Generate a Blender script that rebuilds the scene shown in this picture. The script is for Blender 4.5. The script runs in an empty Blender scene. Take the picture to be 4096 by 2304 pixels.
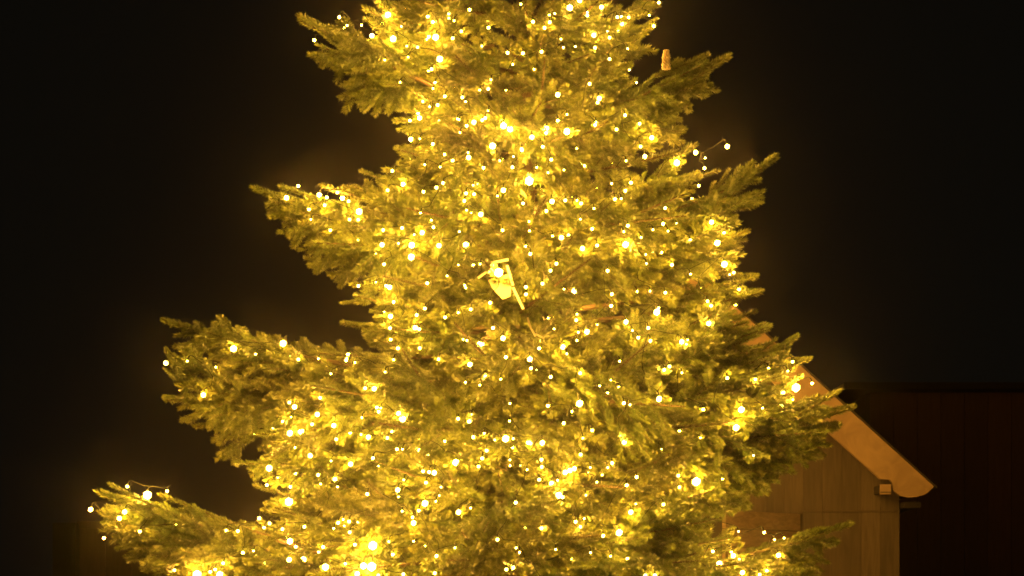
import bpy, math, random
import numpy as np
from mathutils import Vector, Matrix, Quaternion

random.seed(7)
rng = np.random.default_rng(7)
scn = bpy.context.scene
col = scn.collection
PI = math.pi

# ------------------------------------------------------------------ camera
CAM_Z, FOC = 1.70, 7120.0            # eye height in metres, focal length in photo pixels
HX, HY = 2048.0, 2450.0              # vanishing point of the level view
TREE_Y = 8.0
TRUNK_X = 0.05
cam_data = bpy.data.cameras.new('camera')
cam_data.sensor_width = 36.0
cam_data.lens = FOC / 4096 * 36.0
cam_data.shift_y = (HY - 1152.0) / 4096.0
cam_data.clip_start = 0.1
cam_data.clip_end = 400.0
cam = bpy.data.objects.new('camera', cam_data)
cam.location = (0, 0, CAM_Z)
cam.rotation_euler = (PI / 2, 0, 0)
col.objects.link(cam)
scn.camera = cam

# ------------------------------------------------------------------ night sky
world = bpy.data.worlds.new('World')
scn.world = world
world.use_nodes = True
wn = world.node_tree
bg = wn.nodes['Background']
bg.inputs['Color'].default_value = (0.9, 0.85, 0.62, 1)
bg.inputs['Strength'].default_value = 0.0026

# ------------------------------------------------------------------ exposure and sampling
vs = scn.view_settings
vs.view_transform = 'Standard'
vs.look = 'None'
vs.gamma = 1
vs.exposure = 0.06
vs.use_curve_mapping = False
cy = scn.cycles
cy.use_denoising = True
cy.denoiser = 'OPENIMAGEDENOISE'
cy.denoising_input_passes = 'RGB_ALBEDO_NORMAL'
cy.denoising_prefilter = 'ACCURATE'
cy.max_bounces = 5
cy.diffuse_bounces = 4
cy.glossy_bounces = 2
cy.volume_bounces = 0
cy.sample_clamp_indirect = 2.0
cy.sample_clamp_direct = 60.0
cy.filter_width = 1.65
cy.use_light_tree = True
cy.volume_step_rate = 10.0

LED = (1.0, 0.450, 0.05)
LED_STRENGTH = 1450.0
GLOW_HAZE = 0.0024  # density of the volume added for the glow round the lamps

def pt(px, py, Y):
    """a point of the photograph at distance Y from the camera plane"""
    return Vector(((px - HX) / FOC * Y, Y, CAM_Z + (HY - py) / FOC * Y))

# ------------------------------------------------------------------ helpers
def tag(o, label=None, cat=None, group=None, kind=None):
    if label: o['label'] = label
    if cat: o['category'] = cat
    if group: o['group'] = group
    if kind: o['kind'] = kind
    return o

def link(name, me, parent=None, mat=None):
    o = bpy.data.objects.new(name, me)
    col.objects.link(o)
    if parent: o.parent = parent
    if mat and me is not None and not me.materials: me.materials.append(mat)
    return o

def empty(name, loc=(0, 0, 0)):
    o = bpy.data.objects.new(name, None)
    o.empty_display_size = 0.1
    o.location = loc
    col.objects.link(o)
    return o

class MB:
    """collects polygons for one mesh"""
    def __init__(self): self.v = []; self.f = []
    def add(self, vs, fs):
        b = len(self.v)
        self.v += [tuple(v) for v in vs]
        self.f += [tuple(i + b for i in f) for f in fs]
    def box(self, x0, x1, y0, y1, z0, z1, M=None):
        vs = [Vector((x, y, z)) for z in (z0, z1) for y in (y0, y1) for x in (x0, x1)]
        if M: vs = [M @ v for v in vs]
        self.add(vs, [(0, 2, 3, 1), (4, 5, 7, 6), (0, 1, 5, 4), (2, 6, 7, 3), (0, 4, 6, 2), (1, 3, 7, 5)])
    def prism(self, prof, y0, y1):
        """outline in x,z pushed from y0 to y1"""
        n = len(prof)
        vs = [(x, y0, z) for x, z in prof] + [(x, y1, z) for x, z in prof]
        self.add(vs, [tuple(range(n)), tuple(range(2 * n - 1, n - 1, -1))] +
                 [(i, i + n, (i + 1) % n + n, (i + 1) % n) for i in range(n)])
    def tube(self, pts, rad, n=6, cap=True):
        pts = [Vector(p) for p in pts]
        if not hasattr(rad, '__len__'): rad = [rad] * len(pts)
        rings = []
        up = Vector((0.31, 0.22, 0.93)).normalized()
        for i, p in enumerate(pts):
            t = (pts[min(i + 1, len(pts) - 1)] - pts[max(i - 1, 0)])
            if t.length < 1e-9: t = Vector((0, 0, 1))
            t.normalize()
            s = t.cross(up)
            if s.length < 1e-3: s = t.cross(Vector((1, 0, 0)))
            s.normalize(); u = s.cross(t)
            rings.append([p + (s * math.cos(2 * PI * k / n) + u * math.sin(2 * PI * k / n)) * rad[i] for k in range(n)])
        vs = [v for r in rings for v in r]
        fs = []
        for i in range(len(pts) - 1):
            for k in range(n):
                a, b = i * n + k, i * n + (k + 1) % n
                fs.append((a, b, b + n, a + n))
        if cap:
            fs.append(tuple(range(n - 1, -1, -1)))
            fs.append(tuple(range((len(pts) - 1) * n, len(pts) * n)))
        self.add(vs, fs)
    def mesh(self, name, mat=None, smooth=False):
        me = bpy.data.meshes.new(name)
        me.from_pydata(self.v, [], self.f)
        if smooth: me.polygons.foreach_set('use_smooth', [True] * len(me.polygons))
        if mat: me.materials.append(mat)
        me.update()
        return me
    def build(self, name, mat, parent=None, smooth=False):
        return link(name, self.mesh(name, mat, smooth), parent)

# ------------------------------------------------------------------ materials
def mat_new(name):
    m = bpy.data.materials.new(name); m.use_nodes = True
    nt = m.node_tree
    return m, nt, nt.nodes['Principled BSDF']

def wood(name, c1, c2, rough=0.75, scale=(18, 18, 1.6), bump=0.25):
    m, nt, b = mat_new(name)
    N, L = nt.nodes, nt.links
    tc = N.new('ShaderNodeTexCoord'); mp = N.new('ShaderNodeMapping')
    mp.inputs['Scale'].default_value = scale
    nz = N.new('ShaderNodeTexNoise'); nz.inputs['Scale'].default_value = 2.2
    nz.inputs['Detail'].default_value = 6; nz.inputs['Distortion'].default_value = 0.991
    oi = N.new('ShaderNodeObjectInfo')
    addv = N.new('ShaderNodeVectorMath'); addv.operation = 'ADD'
    L.new(tc.outputs['Object'], addv.inputs[0])
    comb = N.new('ShaderNodeCombineXYZ')
    mul = N.new('ShaderNodeMath'); mul.operation = 'MULTIPLY'; mul.inputs[1].default_value = 37.0
    L.new(oi.outputs['Random'], mul.inputs[0])
    for k in range(3): L.new(mul.outputs[0], comb.inputs[k])
    L.new(comb.outputs[0], addv.inputs[1])
    L.new(addv.outputs[0], mp.inputs['Vector']); L.new(mp.outputs[0], nz.inputs['Vector'])
    cr = N.new('ShaderNodeValToRGB')
    cr.color_ramp.elements[0].position = 0.3; cr.color_ramp.elements[0].color = (*c1, 1)
    cr.color_ramp.elements[1].position = 0.72; cr.color_ramp.elements[1].color = (*c2, 1)
    L.new(nz.outputs['Fac'], cr.inputs[0])
    hs = N.new('ShaderNodeHueSaturation')
    mr = N.new('ShaderNodeMapRange'); mr.inputs['To Min'].default_value = 0.8; mr.inputs['To Max'].default_value = 1.2
    L.new(oi.outputs['Random'], mr.inputs['Value']); L.new(mr.outputs[0], hs.inputs['Value'])
    L.new(cr.outputs[0], hs.inputs['Color']); L.new(hs.outputs[0], b.inputs['Base Color'])
    b.inputs['Roughness'].default_value = rough
    bp = N.new('ShaderNodeBump'); bp.inputs['Strength'].default_value = bump; bp.inputs['Distance'].default_value = 0.004
    L.new(nz.outputs['Fac'], bp.inputs['Height']); L.new(bp.outputs[0], b.inputs['Normal'])
    return m

def plain(name, c, rough=0.6):
    m, nt, b = mat_new(name)
    N, L = nt.nodes, nt.links
    tc = N.new('ShaderNodeTexCoord'); nz = N.new('ShaderNodeTexNoise')
    nz.inputs['Scale'].default_value = 14; nz.inputs['Detail'].default_value = 5
    L.new(tc.outputs['Object'], nz.inputs['Vector'])
    mx = N.new('ShaderNodeMix'); mx.data_type = 'RGBA'
    mx.inputs[6].default_value = (*[x * 0.75 for x in c], 1); mx.inputs[7].default_value = (*[min(1, x * 1.2) for x in c], 1)
    L.new(nz.outputs['Fac'], mx.inputs[0]); L.new(mx.outputs[2], b.inputs['Base Color'])
    b.inputs['Roughness'].default_value = rough
    return m

M_BARK = wood('bark', (0.035, 0.022, 0.012), (0.11, 0.075, 0.042), 0.9, (8, 8, 8), 0.6)
M_SHED = wood('shed_boards', (0.058, 0.043, 0.032), (0.098, 0.073, 0.054))
M_BARGE = wood('barge_board_paint', (0.235, 0.16, 0.10), (0.35, 0.245, 0.155), 0.7, (4, 4, 4), 0.3)
M_SHUTTER = wood('shutter_boards', (0.15, 0.105, 0.065), (0.25, 0.18, 0.115), 0.65, (1.6, 12, 20))
M_BARN = wood('dark_red_barn_boards', (0.085, 0.040, 0.027), (0.12, 0.058, 0.040))
M_DARK = wood('weathered_dark_boards', (0.018, 0.014, 0.010), (0.036, 0.026, 0.018))
M_TILE = plain('roof_tile', (0.022, 0.016, 0.012), 0.9)
M_CREAM = plain('cream_card', (0.80, 0.74, 0.60), 0.7)
M_CARD = plain('tan_card', (0.50, 0.40, 0.26), 0.8)
M_CABLE = plain('cable_rubber', (0.010, 0.012, 0.007), 0.85)
M_CABLE.node_tree.nodes['Principled BSDF'].inputs['Specular IOR Level'].default_value = 0.1
M_CONE = wood('cone_scales', (0.62, 0.50, 0.36), (0.78, 0.66, 0.50), 0.7, (20, 20, 20))

# needles: the new growth at the end of every shoot is paler, kept in a vertex attribute
M_NEEDLE, nt, b = mat_new('fir_needles')
N, L = nt.nodes, nt.links
at = N.new('ShaderNodeAttribute'); at.attribute_name = 'age'
cr = N.new('ShaderNodeValToRGB')
cr.color_ramp.elements[0].color = (0.042, 0.068, 0.015, 1)
cr.color_ramp.elements[1].color = (0.152, 0.190, 0.034, 1)
L.new(at.outputs['Fac'], cr.inputs[0])
oi = N.new('ShaderNodeObjectInfo')
hs = N.new('ShaderNodeHueSaturation')
mr = N.new('ShaderNodeMapRange'); mr.inputs['To Min'].default_value = 0.8; mr.inputs['To Max'].default_value = 1.25
L.new(oi.outputs['Random'], mr.inputs['Value']); L.new(mr.outputs[0], hs.inputs['Value'])
mr2 = N.new('ShaderNodeMapRange'); mr2.inputs['To Min'].default_value = 0.485; mr2.inputs['To Max'].default_value = 0.515
L.new(oi.outputs['Random'], mr2.inputs['Value']); L.new(mr2.outputs[0], hs.inputs['Hue'])
L.new(cr.outputs[0], hs.inputs['Color']); L.new(hs.outputs[0], b.inputs['Base Color'])
b.inputs['Roughness'].default_value = 0.38
b.inputs['Specular IOR Level'].default_value = 0.5

# bulbs
M_BULB = bpy.data.materials.new('warm_led'); M_BULB.use_nodes = True
nt = M_BULB.node_tree; nt.nodes.clear()
em = nt.nodes.new('ShaderNodeEmission'); out = nt.nodes.new('ShaderNodeOutputMaterial')
em.inputs['Color'].default_value = (*LED, 1); em.inputs['Strength'].default_value = LED_STRENGTH
nt.links.new(em.outputs[0], out.inputs[0])
M_BULB.cycles.emission_sampling = 'FRONT'
M_BULB_BLOOM = M_BULB.copy(); M_BULB_BLOOM.name = 'warm_led_bloom'  # for LEDs drawn oversize, their lens bloom put into the sphere
M_BULB_BLOOM.node_tree.nodes['Emission'].inputs['Strength'].default_value = LED_STRENGTH * 0.75

# ------------------------------------------------------------------ ground
m = plain('ground_gravel', (0.06, 0.055, 0.045), 0.95)
mb = MB(); mb.add([(-150, -60, 0), (150, -60, 0), (150, 250, 0), (-150, 250, 0)], [(0, 1, 2, 3)])
tag(mb.build('ground', m), kind='structure')

# ------------------------------------------------------------------ shed at the right
def build_shed():
    Y = 10.6                       # distance of its gable wall
    P = lambda px, py, d=0.0: pt(px, py, Y + d)
    shed = empty('shed', (P(2750, 2304).x, Y, 0))
    tag(shed, 'brown timber shed with steep gable and pale orange barge board right of the fir', 'shed')
    ox = shed.location.x
    def L2(px, py): p = P(px, py); return (p.x - ox, p.z)
    xr = L2(3595, 2000)[0]; xl = -xr
    slope = 0.905
    def LB(px, py): p = P(px, py, -0.30); return (p.x - ox, p.z)
    xe, ze = LB(3735, 1945)        # outer lower end of the barge board (upper edge)
    def ztop(x): return ze + (xe - abs(x)) * slope      # roof line
    # gable wall of vertical boards
    n = 22
    w = (xr - xl) / n
    bm = {}
    for i in range(n):
        x0, x1 = xl + i * w + 0.0007, xl + (i + 1) * w - 0.0007
        d = random.uniform(0, 0.0015)
        mb = MB()
        prof = [(x0, 0.15), (x1, 0.15), (x1, ztop(x1) - 0.10)]
        if x0 < 0 < x1: prof.append((0, ztop(0) - 0.10))
        prof.append((x0, ztop(x0) - 0.10))
        mb.prism(prof, -0.02 - d, 0.004)
        mb.build('wall_board', M_SHED, shed)
    mb = MB()
    mb.prism([(xl, 0), (xr, 0), (xr, ztop(xr) - 0.12), (0, ztop(0) - 0.12), (xl, ztop(xl) - 0.12)], 0.006, 2.6)
    mb.build('wall', M_SHED, shed)
    mb = MB(); mb.box(xl - 0.01, xr + 0.01, -0.035, 0.0, 0, 0.15); mb.build('plinth', M_DARK, shed)
    # thin trim board across the wall
    zt = L2(3300, 2045)[1]
    mb = MB(); mb.box(L2(3205, 0)[0], xr - 0.0, -0.030, -0.026, zt - 0.004, zt + 0.004); mb.build('trim', M_SHED, shed)
    # barge boards with a scalloped foot, each a part
    wd = 0.19
    c, s = math.cos(math.atan(slope)), math.sin(math.atan(slope))
    for sg in (1, -1):
        def Q(a, t):               # a = along the slope from the lower tip up, t = down from the upper edge
            x = xe - a * c - t * s * 1.0; z = ze + a * s - t * c
            return (sg * x, z)
        Lg = xe / c
        foot = [(3735, 1945), (3731, 1952), (3718, 1964), (3700, 1978), (3670, 1987), (3635, 1990), (3605, 1984), (3578, 1966), (3571, 1958), (3571, 1932), (3560, 1919), (3520, 1916)]
        prof = [(sg * LB(fx, fy)[0], LB(fx, fy)[1]) for fx, fy in foot]
        lx, lz = LB(3520, 1916)
        prof.append((0, lz + lx * slope)); prof.append((0, ze + xe * slope))
        if sg == -1: prof = prof[::-1]
        mb = MB(); mb.prism(prof, -0.30, -0.27)
        mb.build('barge_board', M_BARGE, shed)
        # roof slope
        mb = MB()
        q = [Q(-0.012, -0.010), (0, ze + Lg * s + 0.014), (0, ze + Lg * s + 0.003), Q(-0.02, -0.002)]
        if sg == -1: q = q[::-1]
        mb.prism(q, -0.31, 2.8)
        mb.build('roof', M_TILE, shed)
        # soffit boards under the overhang
        mb = MB()
        q = [Q(0.10, 0.02), (0, ze + Lg * s - 0.02 / c), (0, ze + Lg * s - 0.04 / c), Q(0.10, 0.04)]
        if sg == -1: q = q[::-1]
        mb.prism(q, -0.268, -0.03)
        mb.build('soffit', M_SHED, shed)
        # purlin end below the board
        x0, z0 = LB(3518, 1978); x1, z1 = LB(3561, 1938)
        mb = MB()
        a, bb = sorted((sg * x0, sg * x1))
        mb.box(a, bb, -0.318, -0.302, z0, z1)
        mb.build('purlin', M_BARGE, shed)
        mb = MB(); mb.box(a + 0.022, bb - 0.010, -0.3015, -0.03, z0 + 0.016, z1 + 0.004)
        mb.build('purlin_shaft', M_DARK, shed)
        mb = MB(); mb.box(a, bb, -0.3195, -0.3182, z0 + 0.010, z0 + 0.0145); mb.build('purlin_groove', M_DARK, shed)
    # eaves board end under the scallop at the right
    mb = MB(); x0, z0 = L2(3600, 2035); x1, z1 = L2(3665, 2012)
    mb.box(x0, x1, -0.12, 2.6, z0, z1); mb.build('gutter', M_DARK, shed)
    # shutter swung out towards the camera, hinged at its right edge
    hx, hz = L2(3190, 2058)
    ang = math.radians(38)
    W, Hh = 0.62, 0.95
    hinge = empty('shutter', (hx, -0.03, 0)); hinge.parent = shed
    M = Matrix.Rotation(ang, 4, 'Z')
    z = hz; k = 0
    while z > hz - Hh:
        h = 0.104
        mb = MB(); mb.box(-W, 0, -0.014 - random.uniform(0, .003), 0.012, z - h + 0.004, z, M)
        mb.build('shutter_board', M_SHUTTER, hinge); z -= h
    for xx in (-0.58, -0.07):
        mb = MB(); mb.box(xx, xx + 0.05, 0.0125, 0.03, hz - Hh, hz - 0.02, M); mb.build('batten', M_SHED, hinge)
    # dark frame of the opening behind it
    x0, z0 = L2(3190, 2320); x1, z1 = L2(3203, 2056)
    mb = MB(); mb.box(x0, x1, -0.034, -0.0245, z0, z1); mb.build('window_frame', M_DARK, shed)
    mb = MB(); mb.box(x0 - 0.75, x0 - 0.002, -0.030, -0.0245, z0 - 0.3, z1 - 0.02); mb.build('opening_dark_sheet', M_DARK, shed)  # dark sheet on the solid wall, standing for the shade inside an opening
    return shed
build_shed()

# ------------------------------------------------------------------ barns in the dark
def barn(name, x0, x1, y0, depth, eave, mat, label, ridge, bw=0.22, oh=0.3):
    o = empty(name, (x0, y0, 0)); tag(o, label, 'barn')
    W = x1 - x0
    mb = MB(); mb.box(0, W, 0.03, depth, 0, eave); mb.build('wall', mat, o)
    n = int(W / bw)
    for i in range(n):
        mb = MB(); a = i * W / n
        mb.box(a + 0.003, a + W / n - 0.003, -random.uniform(0, .012), 0.027, 0, eave - 0.03)
        mb.build('wall_board', mat, o)
    mb = MB()
    mb.add([(-oh, -oh, eave), (W + .3, -oh, eave), (W + .3, depth / 2, ridge), (-oh, depth / 2, ridge),
            (-oh, depth + .35, eave), (W + .3, depth + .35, eave),
            (-oh, -oh, eave - .06), (W + .3, -oh, eave - .06), (W + .3, depth + .35, eave - .06), (-oh, depth + .35, eave - .06)],
           [(0, 1, 2, 3), (3, 2, 5, 4), (0, 6, 7, 1), (4, 5, 8, 9), (6, 9, 8, 7), (0, 3, 4, 9, 6), (1, 7, 8, 5, 2)])
    mb.build('roof', M_TILE, o)
    return o
pR = pt(3480, 1545, 17.0)
barn('barn', pR.x, pR.x + 4.5, 17.0, 5.0, pR.z, M_BARN, 'dark red boarded barn in the night behind the shed', pR.z + 0.02)
pL = pt(318, 2085, 15.0)
bl = barn('barn', pL.x, pL.x + 4.0, 15.0, 4.0, pL.z, M_DARK, 'low dark barn barely seen behind the lowest left bough', pL.z + 0.02, oh=0.02)
mb = MB(); mb.box(-0.19, -0.002, -0.14, 0.3, 0, pL.z - 0.02); mb.build('post', M_CABLE, bl)

# ------------------------------------------------------------------ fir tree
# A bough is a woody limb with a flat fan of side twigs; needles sit on every twig.
def twig_pts(p, d, length, bend, n=6):
    """a curved axis: starts at p along d, bends towards `bend`"""
    pts = [p.copy()]
    d = d.normalized()
    for i in range(n):
        d = (d + bend * (1.0 / n)).normalized()
        pts.append(pts[-1] + d * (length / n))
    return pts

class Bough:
    def __init__(self, length, seed, finger=False):
        self.finger = finger
        self.r = random.Random(seed); self.nr = np.random.default_rng(seed)
        self.wood = MB(); self.L = length
        self.nv = []; self.age = []
        self.grow()
    def needles(self, pts, start=0.0, dens=2500, nl=0.027, tipfrac=1.0):
        tone = self.r.uniform(-0.22, 0.30)
        P = np.array([tuple(p) for p in pts])
        seg = np.linalg.norm(np.diff(P, axis=0), axis=1); cum = np.concatenate([[0], np.cumsum(seg)])
        Ltot = cum[-1]
        n = int(dens * Ltot * (1 - start)) + 14
        t = self.nr.uniform(start, 1.0, n) * Ltot
        t[-14:] = Ltot * self.nr.uniform(0.96, 1.0, 14)
        k = np.clip(np.searchsorted(cum, t, 'right') - 1, 0, len(seg) - 1)
        f = ((t - cum[k]) / seg[k])[:, None]
        C = P[k] * (1 - f) + P[k + 1] * f
        T = (P[k + 1] - P[k]) / seg[k][:, None]
        Z = np.array([0, 0, 1.0])
        S = np.cross(T, Z); S /= np.linalg.norm(S, axis=1)[:, None] + 1e-9
        U = np.cross(S, T)
        phi = self.nr.uniform(0, 2 * PI, n)
        # firs comb their needles to the sides and above
        phi = phi + 0.35 * np.sin(2 * phi + PI)
        a = np.radians(self.nr.normal(56, 9, n))
        end = np.clip((t - (Ltot - 0.018)) / 0.018, 0, 1)
        a = a * (1 - 0.55 * end * self.nr.uniform(0.4, 1, n))
        ln = nl * self.nr.uniform(0.75, 1.15, n) * (0.8 + 0.25 * np.abs(np.cos(phi)))
        R = S * np.cos(phi)[:, None] + U * np.sin(phi)[:, None]
        D = T * np.cos(a)[:, None] + R * np.sin(a)[:, None]
        D[:, 2] += 0.10; D /= np.linalg.norm(D, axis=1)[:, None]
        Wd = np.cross(D, R + 0.35 * self.nr.normal(0, 1, (n, 3))); Wd /= np.linalg.norm(Wd, axis=1)[:, None] + 1e-9
        w = 0.00135 * self.nr.uniform(0.8, 1.2, n)[:, None]
        A = C + R * 0.0015
        M1 = C + D * (ln * 0.5)[:, None] + Wd * w
        M2 = C + D * (ln * 0.5)[:, None] - Wd * w
        E = C + D * ln[:, None]
        self.nv.append(np.stack([A, M1, E, M2], axis=1).reshape(-1, 3))
        ag = np.clip(0.22 + tone + 0.55 * np.clip((t - (Ltot - 0.07)) / 0.07, 0, 1) * tipfrac + self.nr.normal(0, 0.13, n), 0, 1)
        self.age.append(np.repeat(ag, 4))
    def grow(self):
        r = self.r; L = self.L
        if self.finger:            # one long bare leader with a short shoot or two at its foot
            main = twig_pts(Vector((0, 0, 0)), Vector((1, 0, -0.04)), L, Vector((0, r.uniform(-.08, .08), r.uniform(0.02, 0.14))), 8)
            self.wood.tube(main, [0.0042 - 0.003 * i / 8 for i in range(9)], 5)
            self.needles(main, dens=3000, nl=0.029)
            for k in (1, 2):
                for sg in (1, -1):
                    if r.random() < 0.3: continue
                    d = Vector((0.8, 0.55 * sg, r.uniform(-.35, .2)))
                    self.needles(twig_pts(main[k], d, r.uniform(0.08, 0.15), Vector((0.3, 0, 0)), 3), nl=0.027)
            return
        main = twig_pts(Vector((0, 0, 0)), Vector((1, 0, -0.02)), L, Vector((0, r.uniform(-.12, .12), r.uniform(0.10, 0.30))), 14)
        nm = len(main) - 1
        self.wood.tube(main, [0.004 + 0.011 * L * (1 - i / nm) for i in range(nm + 1)], 5)
        self.needles(main, start=max(0.0, 1 - 0.42 / L) if L > 0.5 else 0.15)
        step = 0.105
        s = max(0.16, L - 0.85) if L > 0.5 else 0.10
        side0 = r.random() < 0.5
        while s < L - (0.20 if L > 0.7 else 0.13 if L > 0.4 else 0.08):
            i = min(nm - 1, int(s / L * nm)); f = s / L * nm - i
            p = main[i].lerp(main[i + 1], f); t = (main[i + 1] - main[i]).normalized()
            sd = t.cross(Vector((0, 0, 1))).normalized()
            upv = sd.cross(t)
            for sg in (1, -1):
                if r.random() < 0.06: continue
                rest = L - s
                l1 = min(0.46, 0.05 + rest * r.uniform(0.45, 0.66)) * r.uniform(0.85, 1.1)
                ang = math.radians(r.uniform(34, 56))
                dr = r.uniform(-0.55, 0.12)
                d = t * math.cos(ang) + sd * sg * math.sin(ang) + upv * dr
                pts = twig_pts(p, d, l1, t * 0.35 + Vector((0, 0, r.uniform(-0.30, 0.18))), 6)
                self.wood.tube(pts, [0.0032 - 0.0018 * q / 6 for q in range(7)], 4, False)
                self.needles(pts, start=0.04)
                # second order shoots
                s2 = r.uniform(0.04, 0.07)
                while s2 < l1 - 0.05:
                    j = min(5, int(s2 / l1 * 6)); g = s2 / l1 * 6 - j
                    p2 = pts[j].lerp(pts[j + 1], g); t2 = (pts[j + 1] - pts[j]).normalized()
                    sd2 = t2.cross(Vector((0, 0, 1))).normalized(); up2 = sd2.cross(t2)
                    for sg2 in (1, -1):
                        if r.random() < 0.12: continue
                        l2 = min(0.18, 0.055 + (l1 - s2) * r.uniform(0.4, 0.65))
                        a2 = math.radians(r.uniform(32, 52))
                        d2 = t2 * math.cos(a2) + sd2 * sg2 * math.sin(a2) + up2 * r.uniform(-0.5, 0.25)
                        q2 = twig_pts(p2, d2, l2, t2 * 0.25 + Vector((0, 0, r.uniform(-.2, .1))), 3)
                        self.needles(q2, start=0.0)
                    s2 += r.uniform(0.07, 0.105)
            # shoots above and below the limb
            if r.random() < 0.75:
                l3 = r.uniform(0.07, 0.16); sg = r.choice((1, -1, -1))
                d = t * 0.75 + upv * sg * 0.6 + sd * r.uniform(-.5, .5)
                q3 = twig_pts(p, d, l3, t * 0.3, 3)
                self.needles(q3, start=0.0)
            s += step * r.uniform(0.8, 1.2)
    def meshes(self, name):
        wm = self.wood.mesh(name + '_wood', M_BARK, True)
        V = np.concatenate(self.nv).astype(np.float32); A = np.concatenate(self.age).astype(np.float32)
        nq = len(V) // 4
        me = bpy.data.meshes.new(name + '_needles')
        me.vertices.add(len(V)); me.vertices.foreach_set('co', V.ravel())
        me.loops.add(nq * 4); me.loops.foreach_set('vertex_index', np.arange(nq * 4, dtype=np.int32))
        me.polygons.add(nq)
        me.polygons.foreach_set('loop_start', np.arange(0, nq * 4, 4, dtype=np.int32))
        me.polygons.foreach_set('loop_total', np.full(nq, 4, dtype=np.int32))
        at = me.attributes.new('age', 'FLOAT', 'POINT'); at.data.foreach_set('value', A)
        me.update(calc_edges=True); me.materials.append(M_NEEDLE)
        tip = self.wood
        return wm, me

LENS = [0.35, 0.55, 0.75, 0.95, 1.2, 1.5]
PROTO = {}
for li, l in enumerate(LENS):
    PROTO[l] = [Bough(l, 100 * li + k).meshes('bough') for k in range(3)]
FINGER = [Bough(0.30, 900 + k, True).meshes('leader') for k in range(3)]

tree = empty('fir_tree', (TRUNK_X, TREE_Y, 0))
tag(tree, 'tall fir tree wrapped in warm white fairy lights at night', 'tree')
mb = MB()
zz = np.linspace(0, 6.2, 24)
mb.tube([(0.012 * math.sin(z * 2.1), 0.012 * math.cos(z * 1.7), z) for z in zz], [0.085 * (1 - z / 6.3) + 0.006 for z in zz], 12)
mb.build('trunk', M_BARK, tree, True)

def interp(tab, y):
    xs = [a for a, _ in tab]; return float(np.interp(y, xs, [b for _, b in tab]))
REACH_L = [(-1800, 40), (0, 590), (300, 560), (600, 430), (760, 690), (950, 700), (1100, 640), (1250, 600), (1400, 800), (1600, 1130),
           (1750, 1130), (1900, 1000), (2050, 1000), (2200, 1250), (2304, 1300), (3700, 1600)]
REACH_R = [(-1800, 40), (0, 500), (200, 470), (300, 560), (500, 500), (650, 720), (800, 850), (1000, 820), (1150, 860), (1300, 940),
           (1500, 1050), (1600, 1120), (1750, 1060), (1900, 960), (2100, 890), (2304, 1000), (3700, 1400)]
REACH_F = [(-1800, 40), (0, 550), (600, 640), (1200, 800), (1800, 980), (2304, 1120), (3700, 1450)]
PXM = FOC / TREE_Y
def reach(z, az):
    """crown radius in metres; az 0 = right, -90 = towards the camera"""
    y = HY - (z - CAM_Z) * PXM
    c, s = math.cos(az), math.sin(az)
    side = interp(REACH_R if c > 0 else REACH_L, y)
    front = interp(REACH_F, y)
    w = c * c
    return (side * w + front * (1 - w)) / PXM

n_b = 0
def add_bough(tip, az, elev, length, roll=0.0, pick=None):
    """place a bough so that its end is at `tip` (tree coordinates)"""
    global n_b
    base = min(LENS, key=lambda l: abs(l - length))
    wm, nm = PROTO[base][random.randrange(3)] if pick is None else FINGER[pick]
    if pick is not None: base = 0.30
    s = length / base
    d = Vector((math.cos(elev) * math.cos(az), math.cos(elev) * math.sin(az), math.sin(elev)))
    X = d; Yv = Vector((0, 0, 1)).cross(X).normalized(); Z = X.cross(Yv)
    R = Matrix((X, Yv, Z)).transposed().to_4x4() @ Matrix.Rotation(roll, 4, 'X')
    # the prototype's own end is not exactly on its x axis
    e = TIPS[wm.name] * s
    off = R @ e
    o = link('branch', wm, tree)
    o.matrix_local = Matrix.Translation(tip - off) @ R @ Matrix.Scale(s, 4)
    k = link('needles', nm, o); k['kind'] = 'stuff'
    n_b += 1
    return o
TIPS = {}
for fam in list(PROTO.values()) + [FINGER]:
    for wm, nm in fam:
        co = np.zeros(len(nm.vertices) * 3); nm.vertices.foreach_get('co', co); co = co.reshape(-1, 3)
        i = np.argmax(co[:, 0]); TIPS[wm.name] = Vector(co[i])

def tip_at(px, py, dy=0.0):
    p = pt(px, py, TREE_Y + dy); return p - tree.location

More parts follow.
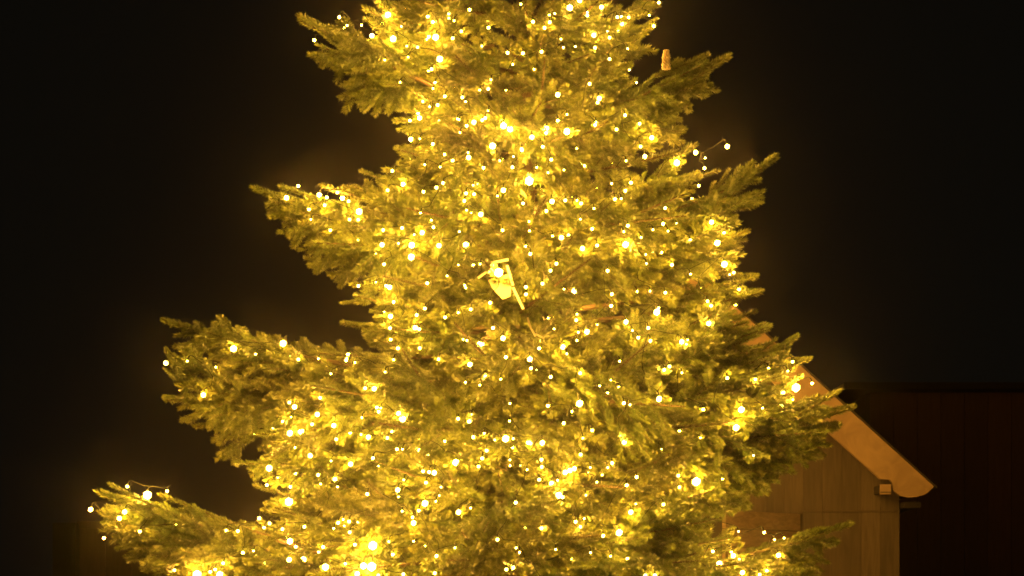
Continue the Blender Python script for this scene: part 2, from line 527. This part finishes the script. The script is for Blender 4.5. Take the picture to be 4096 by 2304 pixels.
# boughs that make the outline
OUT = [ # tip x, tip y, depth, elevation deg, length, roll deg
    (1180, 62, -.10, 24, 0.75, 20), (1250, 175, -.05, 12, 0.7, -30), (1440, 20, -.15, 16, .6, 20), (1360, 250, .1, -4, .7, 25), (1500, 330, 0, -14, .6, 40),
    (1560, 480, -.1, -12, .55, 30), (1590, 590, .1, 0, .55, 0),
    (990, 748, -.15, 7, 1.05, 10), (1100, 742, -.22, 3, .9, 0), (1270, 735, -.15, 2, .8, 0), (1060, 860, -.05, -3, .95, 20), (1240, 960, -.15, -10, .8, 35), (1430, 680, .05, 12, .7, 0),
    (1385, 1130, -.1, 4, .75, 0), (1400, 1180, -.2, 8, .7, 20), (1350, 1290, -.05, 5, .75, 10), (1480, 1030, .1, -10, .6, 30), (1440, 1340, .0, -2, .6, 30),
    (638, 1272, -.20, 12, 1.3, 12), (655, 1385, -.30, 26, .55, 25), (720, 1320, -.1, 6, 1.2, -25), (640, 1590, -.15, -3, 1.3, 20), (690, 1540, -.3, 2, 1.25, -20), (760, 1700, -.1, -14, 1.2, 30),
    (930, 1865, -.1, -6, 1.1, 20), (1010, 1740, -.2, -12, 1., 25), (1030, 2040, -.1, -2, .95, 0), (1000, 1940, .1, 4, .95, 0),
    (365, 1955, -.10, 14, 1.5, 4), (420, 1925, -.2, 12, 1.4, -10), (372, 2040, -.2, 8, 1.45, 10), (420, 2090, -.25, 6, 1.45, 25), (560, 2190, -.3, 0, 1.3, 20), (600, 2290, -.3, 4, 1.3, 0), (620, 1975, .0, 14, 1.2, -15),
    (2935, 212, -.10, 24, .85, 15), (2860, 330, -.2, 4, .8, 30), (2780, 420, .0, -14, .7, 30), (2630, 90, -.1, 28, .6, 0), (2650, 20, .1, 10, .55, 10),
    (2660, 520, -.1, 0, .6, 20), (2770, 560, -.2, 32, .7, 0),
    (3122, 612, -.12, 33, 1.0, 12), (3010, 720, -.2, 8, .95, 25), (3030, 830, -.05, -6, .9, 30), (3010, 915, -.2, 12, .85, 0), (2950, 1010, .0, 0, .8, 20),
    (3045, 1100, -.1, 6, .8, 10), (3065, 1165, -.25, 3, .85, 0), (2990, 1260, .1, 0, .8, 30), (3085, 1295, -.05, 10, .9, 10),
    (3205, 1332, -.15, 32, .9, 10), (3258, 1428, -.1, 10, 1.0, 10), (3130, 1400, -.3, 20, .9, 20),
    (2960, 2040, -.3, -4, .95, 10), (2930, 2140, -.4, 2, .95, -20), (3010, 2220, -.25, 2, .95, 20), (2880, 1960, -.45, 0, .9, 0), (3090, 2285, -.2, 0, 1.0, 0), (3105, 1370, .1, 6, .9, 30), (3060, 1320, .15, 4, .9, -20),
    (1985, 1900, -1.0, 2, 1.0, 20), (1960, 1850, -.9, -4, .9, -20), (2060, 1960, -1.0, 0, 1.0, 0), (3050, 1345, -.35, 8, .9, 30), (3010, 1290, -.3, 4, .9, -30),
    (3040, 1235, -.2, 8, .9, 0), (3090, 1325, -.1, 6, .9, 20), (3100, 1300, -.35, 12, .9, -20), (3175, 1425, -.05, 8, .95, 0), (3060, 1390, -.4, 4, .9, 0), (3150, 1500, -.4, 6, 1.0, 0),
    (3325, 1790, -.2, -4, 1.15, 10), (3200, 1890, -.1, -12, 1.05, 10), (3090, 1960, -.3, -10, .95, 0),
    (3120, 1345, -.25, 24, .8, 10), (3165, 1455, -.25, 15, .9, 10), (3225, 1500, -.3, 12, .9, 0),
    (3372, 1555, -.15, 22, 1.15, 14), (3432, 1625, -.05, 10, 1.2, 5), (3330, 1720, -.3, -4, 1.1, 30), (3240, 1600, -.4, 8, 1.1, 20),
    (3425, 2092, -.05, 9, 1.2, 4), (3230, 2290, -.3, 4, 1.2, 10),
    (2840, 232, -.3, 14, .75, 10),
]
for (px, py, dy, el, ln, ro) in OUT:
    tip = tip_at(px, py, dy)
    az = math.atan2(tip.y, tip.x)
    add_bough(tip, az, math.radians(el), ln, math.radians(ro))
# long single leaders standing out of the outline: tip and foot
LEAD = [(1178, 58, 1440, 190, -.1), (1290, 140, 1430, 240, -.2), (2936, 212, 2660, 325, -.12), (2850, 212, 2640, 305, -.2), (2850, 275, 2650, 350, -.05),
        (3124, 612, 2880, 760, -.12), (2925, 665, 2840, 800, -.2), (2795, 560, 2640, 690, -.3), (988, 745, 1210, 805, -.15), (1060, 845, 1250, 880, -.1),
        (635, 1270, 880, 1335, -.2), (648, 1385, 740, 1560, -.3), (640, 1590, 830, 1600, -.2), (1355, 1285, 1520, 1300, -.1), (1350, 1215, 1520, 1190, -.2),
        (3206, 1332, 3040, 1440, -.15), (3258, 1425, 3060, 1450, -.1), (3374, 1555, 3140, 1650, -.15), (3434, 1628, 3200, 1660, -.05),
        (3062, 1162, 2880, 1165, -.25), (3042, 1098, 2870, 1092, -.1), (2640, 70, 2500, 150, -.1), (3005, 915, 2850, 980, -.2), (395, 1955, 560, 2020, -.1), (3425, 2092, 3190, 2150, -.05)]
for q, (tx, ty, fx, fy, dy) in enumerate(LEAD):
    tip = tip_at(tx, ty, dy); foot = tip_at(fx, fy, dy + 0.04)
    d = tip - foot
    add_bough(tip, math.atan2(d.y, d.x), math.asin(d.z / d.length), d.length, random.uniform(-.5, .5), pick=q % 3)
# the crown proper, whorl after whorl
z = 1.25
lv = 0
while z < 6.1:
    Rm = reach(z, -PI / 2)
    n = max(11 if z > 3.5 else 9, int(round(Rm * 10.5))) if z < 4.75 else 6
    a0 = random.uniform(0, 2 * PI)
    for i in range(n):
        az = a0 + 2 * PI * i / n + random.uniform(-.16, .16)
        back = math.sin(az) > 0.35
        if back and (i % 2): continue
        zt = z + random.uniform(-.06, .06)
        r = reach(zt, az) * (random.uniform(0.90, 1.08) if lv % 2 == 0 else random.uniform(0.72, 0.94))
        el = math.radians(random.uniform(-12, 14))
        tip = Vector((r * math.cos(az), r * math.sin(az), zt))
        if (back and (i % 4 or lv % 3 == 1)) or ((z > 4.9 or z < 1.6) and i % 2):      # unseen from the front: sparser
            for _ in range(3): random.random()
            continue
        add_bough(tip, az + random.uniform(-.2, .2), el, min(1.5, max(0.33, r / math.cos(el) * 0.97)), math.radians(random.uniform(-45, 45)))
    z += 0.152 if z < 4.7 else 0.24
    lv += 1
print('boughs', n_b)

# ------------------------------------------------------------------ fairy lights
# positions read off the photograph by regions: (x offset, y offset, scale, [x, y, size ...])
BT = [
(1200, 0, .4141, "138,388,2 380,165,2 420,270,2 455,245,1 595,243,1 850,145,4 980,255,1 695,345,3 900,375,4 1235,160,2 1283,213,2 1437,130,2 1437,175,1 1820,268,2 1560,302,2 1475,370,2 1225,380,1 1310,360,4 1245,355,2 1032,445,1 1135,453,2 1350,570,4 818,580,1 1045,552,1 1240,685,1 1272,668,2 967,795,1 1305,800,2 1285,855,1 1400,930,2 1188,982,2 1252,1030,1 1330,1015,2 1140,1095,2 1155,1140,3 1062,1165,2 1343,1168,2 1568,940,2 1600,982,1 1845,770,1 1818,858,2 1735,870,1 1680,1180,3 1610,1215,2 1790,1140,2 1760,1160,2 1535,1155,1 1070,1345,3 1157,1340,1 1283,1390,2 1860,1410,4 1757,445,1 1545,1280,1"),
(1900, 0, .4141, "443,40,1 560,210,2 722,215,2 672,270,2 718,145,1 770,130,1 915,75,4 1012,5,3 1222,70,3 1085,150,2 1085,120,1 1375,165,2 1415,163,2 1485,168,2 1683,148,1 1776,25,2 1727,252,2 1148,340,3 1278,303,1 1300,363,2 1160,462,2 1300,570,2 830,378,1 853,458,1 643,500,2 462,515,2 315,510,2 365,622,1 572,670,1 970,450,1 1475,470,1 1107,810,2 800,915,3 1200,950,3 1185,990,2 888,1105,1 800,1165,2 1172,1178,1 1160,1207,2 1450,1113,2 1590,1195,2 1367,1250,2 1708,1330,3 1600,1415,2 275,1215,4 340,1245,4 692,1240,3 687,1285,2 888,1270,4 550,1325,3 655,1417,2 985,1435,1 1560,797,1 298,870,1 450,1440,2"),
(1500, 500, .4141, "672,285,2 750,343,2 905,315,3 1420,245,2 1205,345,1 1337,305,1 1702,335,2 1327,408,2 1048,413,2 630,405,1 480,383,1 167,443,2 272,573,3 122,630,2 468,645,2 593,605,2 658,560,2 948,583,1 880,660,2 957,668,2 863,733,2 1240,630,3 1183,685,1 1490,540,5 1672,460,1 1710,738,3 1838,728,2 1903,692,2 1430,757,2 1655,830,2 885,823,1 927,850,1 1022,863,3 440,850,1 545,920,1 565,987,2 262,995,2 80,1015,2 455,1040,3 380,1058,1 355,1160,4 618,1165,3 880,1155,4 68,1157,3 227,1143,1 350,1275,4 10,1243,1 88,1345,2 815,1030,1 1232,1017,2 1715,1072,1 1800,1088,3 1870,1065,2 1493,1022,1 1500,1245,2 1752,1340,2 1695,1407,2 805,1352,1 950,1355,2 1015,1343,1 1195,1425,5 1455,1172,1 1825,433,1 1562,410,1"),
(2200, 500, .4141, "335,393,2 735,345,1 917,305,3 1225,365,4 1407,265,3 1712,207,3 1500,317,1 1492,417,2 728,635,2 627,717,2 688,712,1 782,557,2 595,565,1 300,758,2 260,728,1 425,805,1 293,910,1 407,1003,2 1093,955,2 1222,950,1 1560,938,3 1682,1040,2 1615,1138,4 1685,1345,4 1775,1425,2 1355,1113,2 730,1155,4 713,1030,1 880,1085,1 1075,1230,2 995,1225,1 925,1250,1 455,1163,2 313,1193,3 1355,1440,1 1140,1025,1"),
(1300, 1000, .4141, "323,347,2 490,310,1 625,360,3 590,345,2 987,320,2 1350,340,1 1360,365,1 663,502,2 573,598,2 632,640,3 628,755,2 635,865,2 885,628,2 965,565,2 1160,650,2 870,750,3 910,765,2 1407,573,2 1595,510,2 1288,605,1 1623,753,2 1720,852,3 1490,915,4 1525,910,2 1335,862,1 1370,873,1 1097,1055,2 1400,1105,3 1747,1035,2 705,950,2 915,947,2 222,1008,2 205,1065,2 663,1060,1 290,1087,1 57,1195,1 580,1178,1 1548,1220,2 1697,1248,1 475,1340,3 388,1335,2 1180,250,1 1495,1305,1"),
(2000, 1000, .4141, "720,390,4 250,357,2 252,428,2 410,325,2 618,380,1 1080,427,2 1450,397,1 1597,412,2 1515,600,4 1217,695,3 1433,753,2 1335,847,2 1453,877,2 1280,778,1 942,723,1 737,678,2 840,790,3 757,795,1 608,937,3 645,1002,1 467,657,1 288,1055,3 298,1143,2 355,1155,1 775,1190,2 1072,1250,2 1147,1325,1 1040,1380,1 963,1312,1 1755,887,3 1813,870,1 1800,910,1 1637,1125,2 1587,1158,2 1757,1185,1 1538,1435,3 1840,232,1 1415,130,1 1325,400,1"),
(2600, 1000, .4141, "770,237,1 860,380,2 555,493,2 590,538,2 827,527,2 568,710,3 1377,1080,2 1145,1140,1 747,1237,2 1018,1247,2 1410,1330,5 1285,1375,3 1565,1288,2 1380,1445,1 1330,1170,1"),
(1000, 1500, .4141, "678,220,2 380,265,2 430,308,3 650,380,3 600,475,2 490,545,4 383,562,4 318,450,2 395,405,1 222,515,1 810,488,3 967,558,2 833,620,2 1073,575,1 1143,600,3 1225,313,2 1243,355,2 1080,412,1 1435,370,3 1475,425,4 1370,543,2 1327,608,2 1420,717,2 1473,717,1 1618,720,3 1723,780,3 582,778,3 185,900,4 272,993,2 163,1063,2 437,950,2 972,860,3 1187,803,2 820,1010,3 845,1080,1 682,1053,1 390,1080,2 375,1225,5 88,1387,2 188,1430,2 1133,1150,2 1427,1110,3 1435,1177,1 1485,1013,1 1672,930,2 1730,937,2 1780,945,3 1700,1040,2 1845,1082,1 1830,1165,1 1795,1220,1 1690,1240,4 1630,1310,2 1470,1315,1 1573,1375,2 1580,1430,3 957,1415,2 1045,1417,2 852,1427,2 900,1395,1 40,570,1 1883,637,2 435,700,1 1242,878,1"),
(1700, 1500, .4141, "320,422,2 430,445,3 450,383,1 467,600,2 820,275,1 817,445,1 780,615,4 852,615,1 845,703,2 1000,650,3 1020,662,2 1133,655,3 675,627,1 595,730,2 552,805,2 518,883,2 297,845,4 1187,297,2 1493,275,4 1420,352,1 1340,465,2 1615,535,2 1525,610,1 1503,768,2 1808,850,2 1765,895,1 1125,818,2 1127,888,2 925,875,1 820,820,1 822,875,1 987,915,1 1355,940,3 1400,922,3 1440,905,3 1103,1010,2 1222,1048,3 1250,1135,2 1290,1160,4 1330,1180,2 877,1232,2 440,1285,1 325,1325,3 1580,940,1 1712,965,1 1660,1035,1 1555,1160,1 1455,1418,2 1537,1387,1"),
(2400, 1500, .4141, "230,272,2 290,287,1 235,648,3 570,235,3 997,333,2 765,543,2 1315,508,4 1365,335,4 595,715,1 1483,777,1 757,972,2 930,1030,5 768,1083,2 258,1065,2 613,1250,2 298,1325,3 1183,1005,1 970,605,1 1570,320,1 345,1245,1"),
(500, 1850, .3134, "30,305,2 285,415,5 538,365,2 190,880,2 650,795,1 1290,865,2 1440,875,2 1715,710,2 1845,780,2 1775,830,2 2010,850,2 2105,1005,4 2180,1075,2 2095,1240,3 2275,1240,4 1505,1150,2 1640,1128,1 1253,1285,2 1088,1395,2 1150,1365,2 920,1430,5 1210,1430,4 630,1375,2 2290,820,2 2530,1080,2"),
(200, 1800, .427, "380,557,3 505,825,2 650,640,3 700,580,3"),
(1200, 1850, .3134, "635,890,2 565,810,1 430,840,1 295,1075,2 240,1145,2 700,1048,2 930,1060,5 915,1330,5 810,1320,4 325,1335,4 575,1295,2 730,1420,3 1185,1175,2 1133,1010,1 1450,1005,1 1595,1060,1 1742,1193,2 1720,1412,2 1320,1425,2 1978,1088,1 2520,983,2 1000,1440,2"),
(1900, 1850, .3134, "640,825,2 850,840,2 1345,820,2 568,1148,1 525,1090,1 480,1325,4 400,1365,2 1840,895,4 1637,935,2 1475,1150,1 1730,1195,1 1945,1230,2 1030,1110,1 2175,1440,2 2300,1440,2 1230,1230,1"),
(2600, 1850, .3134, "1458,893,2 1713,965,1 1590,985,1 1040,1145,2 1065,1190,3 885,1295,4 1180,1405,3 1493,1380,2 1640,1183,3 1130,880,1 1140,1233,1 1400,1430,2 60,1440,2"),
(550, 1150, .5694, "200,530,3 675,430,4 1023,393,4 350,517,1 550,560,1 830,468,1 1130,505,2 1070,478,1 462,755,3 1270,500,1"),
(900, 650, .5694, "515,165,2 432,248,3 662,228,3 715,245,2 790,210,2 825,250,3 868,272,2 700,300,2 590,330,2 603,400,1 942,345,4 875,400,2 935,400,2 932,543,2 740,475,2"),
]
RAD = {1: .0039, 2: .0062, 3: .0100, 4: .0135, 5: .0185}  # larger sizes are swollen to stand for bloom round small LEDs
lamps = []
for ox, oy, sc_, txt in BT:
    for it in txt.split():
        a, b_, s_ = it.split(',')
        lamps.append((ox + float(a) * sc_, oy + float(b_) * sc_, int(s_)))
print('lamps in view', len(lamps))

bpy.context.view_layer.update()
dg = bpy.context.evaluated_depsgraph_get()
eye = Vector((0, 0, CAM_Z))
found = []
for px, py, sz in lamps:
    d = (pt(px, py, 1.0) - eye)
    ok, loc, nrm, idx, ob, mtx = scn.ray_cast(dg, eye, d.normalized(), distance=9.0)
    r = RAD[sz]
    if ok and ob.name.startswith(('needles', 'branch', 'trunk')):
        Yh = loc.y - (r + 0.035 + 0.065 * random.random())
    else:
        Yh = TREE_Y - 0.12
    found.append((eye + d * Yh, sz))
# lamps on the far side of the tree, out of sight from the front but lighting the yard
for i in range(150):
    zt = random.uniform(1.3, 4.9); az = random.uniform(0.25, PI - 0.25)
    r = reach(zt, az) * random.uniform(0.85, 1.05)
    found.append((Vector((TRUNK_X + r * math.cos(az), TREE_Y + r * math.sin(az), zt)), random.choice((2, 2, 3))))
for i in range(60):      # runs of the strings deeper between the boughs, added as fill light
    zt = random.uniform(1.6, 4.7); az = random.uniform(-PI, 0)
    r = reach(zt, az) * random.uniform(0.62, 0.88)
    found.append((Vector((TRUNK_X + r * math.cos(az), TREE_Y + r * math.sin(az), zt)), random.choice((1, 1, 2))))
for i in range(60):       # above and below the frame
    zt = random.choice((random.uniform(4.6, 6.1), random.uniform(1.0, 1.8))); az = random.uniform(-PI, 0)
    r = reach(zt, az) * random.uniform(0.9, 1.05)
    found.append((Vector((TRUNK_X + r * math.cos(az), TREE_Y + r * math.sin(az), zt)), random.choice((1, 2, 2, 3))))

def bulb_mesh(r, mat):
    import bmesh
    bm = bmesh.new(); bmesh.ops.create_icosphere(bm, subdivisions=1, radius=r)
    for f in bm.faces: f.smooth = True
    me = bpy.data.meshes.new('bulb'); bm.to_mesh(me); bm.free(); me.materials.append(mat)
    return me
BM = {k: bulb_mesh(v, M_BULB_BLOOM if k > 3 else M_BULB) for k, v in RAD.items()}
BANDS = [(4.1, 9, 'string of warm white fairy lights round the narrow top of the fir'),
         (3.45, 4.1, 'string of warm white fairy lights round the upper boughs, below the topmost string'),
         (2.8, 3.45, 'string of warm white fairy lights round the middle of the fir'),
         (2.3, 2.8, 'string of warm white fairy lights round the lower middle boughs of the fir'),
         (0, 2.3, 'string of warm white fairy lights round the lowest boughs in view')]
for z0, z1, lab in BANDS:
    mem = [(p, s) for p, s in found if z0 <= p.z < z1]
    if not mem: continue
    st = empty('light_string', (TRUNK_X, TREE_Y - 1.0, (max(z0, 1) + min(z1, 6)) / 2))
    tag(st, lab, 'fairy lights', 'strings of fairy lights on the fir')
    o0 = st.location.copy()
    # nearest-neighbour chain makes the run of the cable
    rest = mem[:]; cur = max(rest, key=lambda q: q[0].z); rest.remove(cur); chain = [cur]
    while rest:
        nx = min(rest, key=lambda q: (q[0] - cur[0]).length); rest.remove(nx); chain.append(nx); cur = nx
    cb = MB()
    for k, (p, s) in enumerate(chain):
        o = link('bulb', BM[s], st); o.location = p - o0
        if s == 5 and abs(p.x / p.y * FOC + HX - 1995) < 12 and abs(HY - (p.z - CAM_Z) / p.y * FOC - 1090) < 12: big_lamp = o; o['label'] = 'big lamp in front of the cream card'
        inward = Vector((TRUNK_X - p.x, TREE_Y - p.y, 0)); inward.normalize()
        a = p + inward * 0.016 + Vector((0, 0, RAD[s] + 0.022))
        if cb is None: cb = MB()
        cb.tube([p + Vector((0, 0, RAD[s] * 0.7)) - o0, p + inward * 0.006 + Vector((0, 0, RAD[s] + 0.016)) - o0, a - o0], [0.0028, 0.0024, 0.0016], 5)
        if k + 1 < len(chain):
            q, s2 = chain[k + 1]
            inw2 = Vector((TRUNK_X - q.x, TREE_Y - q.y, 0)).normalized()
            b2 = q + inw2 * 0.016 + Vector((0, 0, RAD[s2] + 0.022))
            D = (b2 - a).length
            if D < 0.28:
                pts = []
                n = max(3, int(D / 0.03))
                jx = [Vector((random.uniform(-1, 1), random.uniform(-1, 1), random.uniform(-1, 1))) * 0.012 for _ in range(n + 1)]
                for i in range(n + 1):
                    f = i / n
                    w = math.sin(PI * f)
                    pts.append(a.lerp(b2, f) + Vector((0, 0, -0.10 * D * w)) + inward * (0.30 * D * w) + jx[i] * w - o0)
                cb.tube(pts, 0.0016, 4, False)
                continue
        cb.build('cable', M_CABLE, st); cb = None

# ------------------------------------------------------------------ pale ornament and stick in the middle
def front(px, py, back=0.0):
    d = (pt(px, py, 1.0) - eye)
    ok, loc, nrm, idx, ob, mtx = scn.ray_cast(dg, eye, d.normalized(), distance=9.0)
    return (loc.y if ok else TREE_Y - 0.8)
Yo = sorted(front(x, y) for x, y in ((1990, 1120), (1930, 1100), (2060, 1150), (2085, 1200), (1975, 1065), (2010, 1045)))[1]
for k, (p, s) in enumerate(found):
    if s == 5 and abs(p.x / p.y * FOC + HX - 1995) < 12 and abs(HY - (p.z - CAM_Z) / p.y * FOC - 1090) < 12:
        q = eye + (p - eye) * ((Yo - 0.07) / p.y); big_lamp.location += q - p
orn = empty('hanging_ornament', pt(2000, 1065, Yo))
tag(orn, 'cream card ornament with slanting pale sticks around the big lamp in the middle', 'ornament')
oo = orn.location.copy()
def bar(name, pts, Y, w, t, mat=M_CREAM, parent=orn, dy=0.0):
    P = [pt(x, y, Y + dy) - oo for x, y in pts]
    mb = MB()
    for a, b_ in zip(P[:-1], P[1:]):
        d = (b_ - a).normalized(); s = Vector((d.z, 0, -d.x)) * w / 2; u = Vector((0, t / 2, 0))
        v = [a - s - u, a + s - u, a + s + u, a - s + u, b_ - s - u, b_ + s - u, b_ + s + u, b_ - s + u]
        mb.add(v, [(0, 1, 2, 3), (7, 6, 5, 4), (0, 4, 5, 1), (1, 5, 6, 2), (2, 6, 7, 3), (3, 7, 4, 0)])
    return mb.build(name, mat, parent)
bar('slat', [(1912, 1112), (1988, 1058)], Yo, .009, .006)
bar('slat', [(2028, 1062), (2052, 1142)], Yo, .010, .006)
bar('stick', [(2052, 1150), (2093, 1236)], Yo, .010, .008)
bar('slat', [(1960, 1052), (2034, 1038)], Yo, .010, .006, dy=.01)
mb = MB()
pp = [(1952, 1116), (2034, 1092), (2046, 1140), (2042, 1182), (2010, 1194), (1970, 1150)]
mb.prism([((pt(x, y, Yo) - oo).x, (pt(x, y, Yo) - oo).z) for x, y in pp][::-1], .022, .026)
mb.build('card', M_CARD, orn)
Ys = min(front(x, y) for x, y in ((2112, 1275), (2118, 1300), (2128, 1320), (2140, 1340), (2160, 1348))) - 0.015
stick = empty('stick', pt(2112, 1272, Ys)); tag(stick, 'short bent pale stick caught among needles below the cream ornament', 'stick')
oo = stick.location.copy()
bar('stalk', [(2110, 1270), (2122, 1308), (2142, 1345)], Ys, .007, .006, parent=stick)
bar('side_stalk', [(2142, 1335), (2176, 1354)], Ys, .006, .006, parent=stick)

# upright cone on the upper right bough
yy = 236
while yy < 420:
    d = (pt(2665, yy, 1.0) - eye)
    ok, loc, nrm, idx, ob, mtx = scn.ray_cast(dg, eye, d.normalized(), distance=9.0)
    if ok and loc.y < 9: break
    yy += 4
pc = loc - tree.location + Vector((0, 0, 0.006))
print('cone', yy)
mb = MB()
for k in range(11):
    f = k / 10; rr = 0.0185 * (1.0 - 0.35 * f ** 4) * (0.85 + 0.25 * random.random())
    zc = f * 0.075 - 0.02
    for j in range(8):
        a = 2 * PI * (j + 0.5 * (k % 2)) / 8
        c, s = math.cos(a), math.sin(a); c2, s2 = math.cos(a + .38), math.sin(a + .38); c3, s3 = math.cos(a - .38), math.sin(a - .38)
        mb.add([(c * rr * 1.12, s * rr * 1.12, zc + .008), (c2 * rr, s2 * rr, zc), (c3 * rr, s3 * rr, zc), (0, 0, zc - .004), (0, 0, zc + .012)],
               [(0, 1, 3, 2), (0, 2, 4), (0, 4, 1)])
o = mb.build('cone', M_CONE, tree); o.location = pc

# ------------------------------------------------------------------ added to imitate the lens glow round the lamps: thin mist
if GLOW_HAZE > 0:
    mb = MB(); mb.box(-16, 16, -2, 34, -1, 7.5)
    hz_me = mb.mesh('glow_haze')
    hm = bpy.data.materials.new('lens_glow_mist'); hm.use_nodes = True; hm.cycles.volume_sampling = 'EQUIANGULAR'
    nt = hm.node_tree; nt.nodes.clear()
    pv = nt.nodes.new('ShaderNodeVolumePrincipled'); out = nt.nodes.new('ShaderNodeOutputMaterial')
    pv.inputs['Color'].default_value = (0.9, 0.9, 0.9, 1)
    pv.inputs['Density'].default_value = GLOW_HAZE
    pv.inputs['Anisotropy'].default_value = 0.991
    nt.links.new(pv.outputs[0], out.inputs['Volume'])
    hz_me.materials.append(hm)
    o = link('glow_haze', hz_me); o['kind'] = 'stuff'
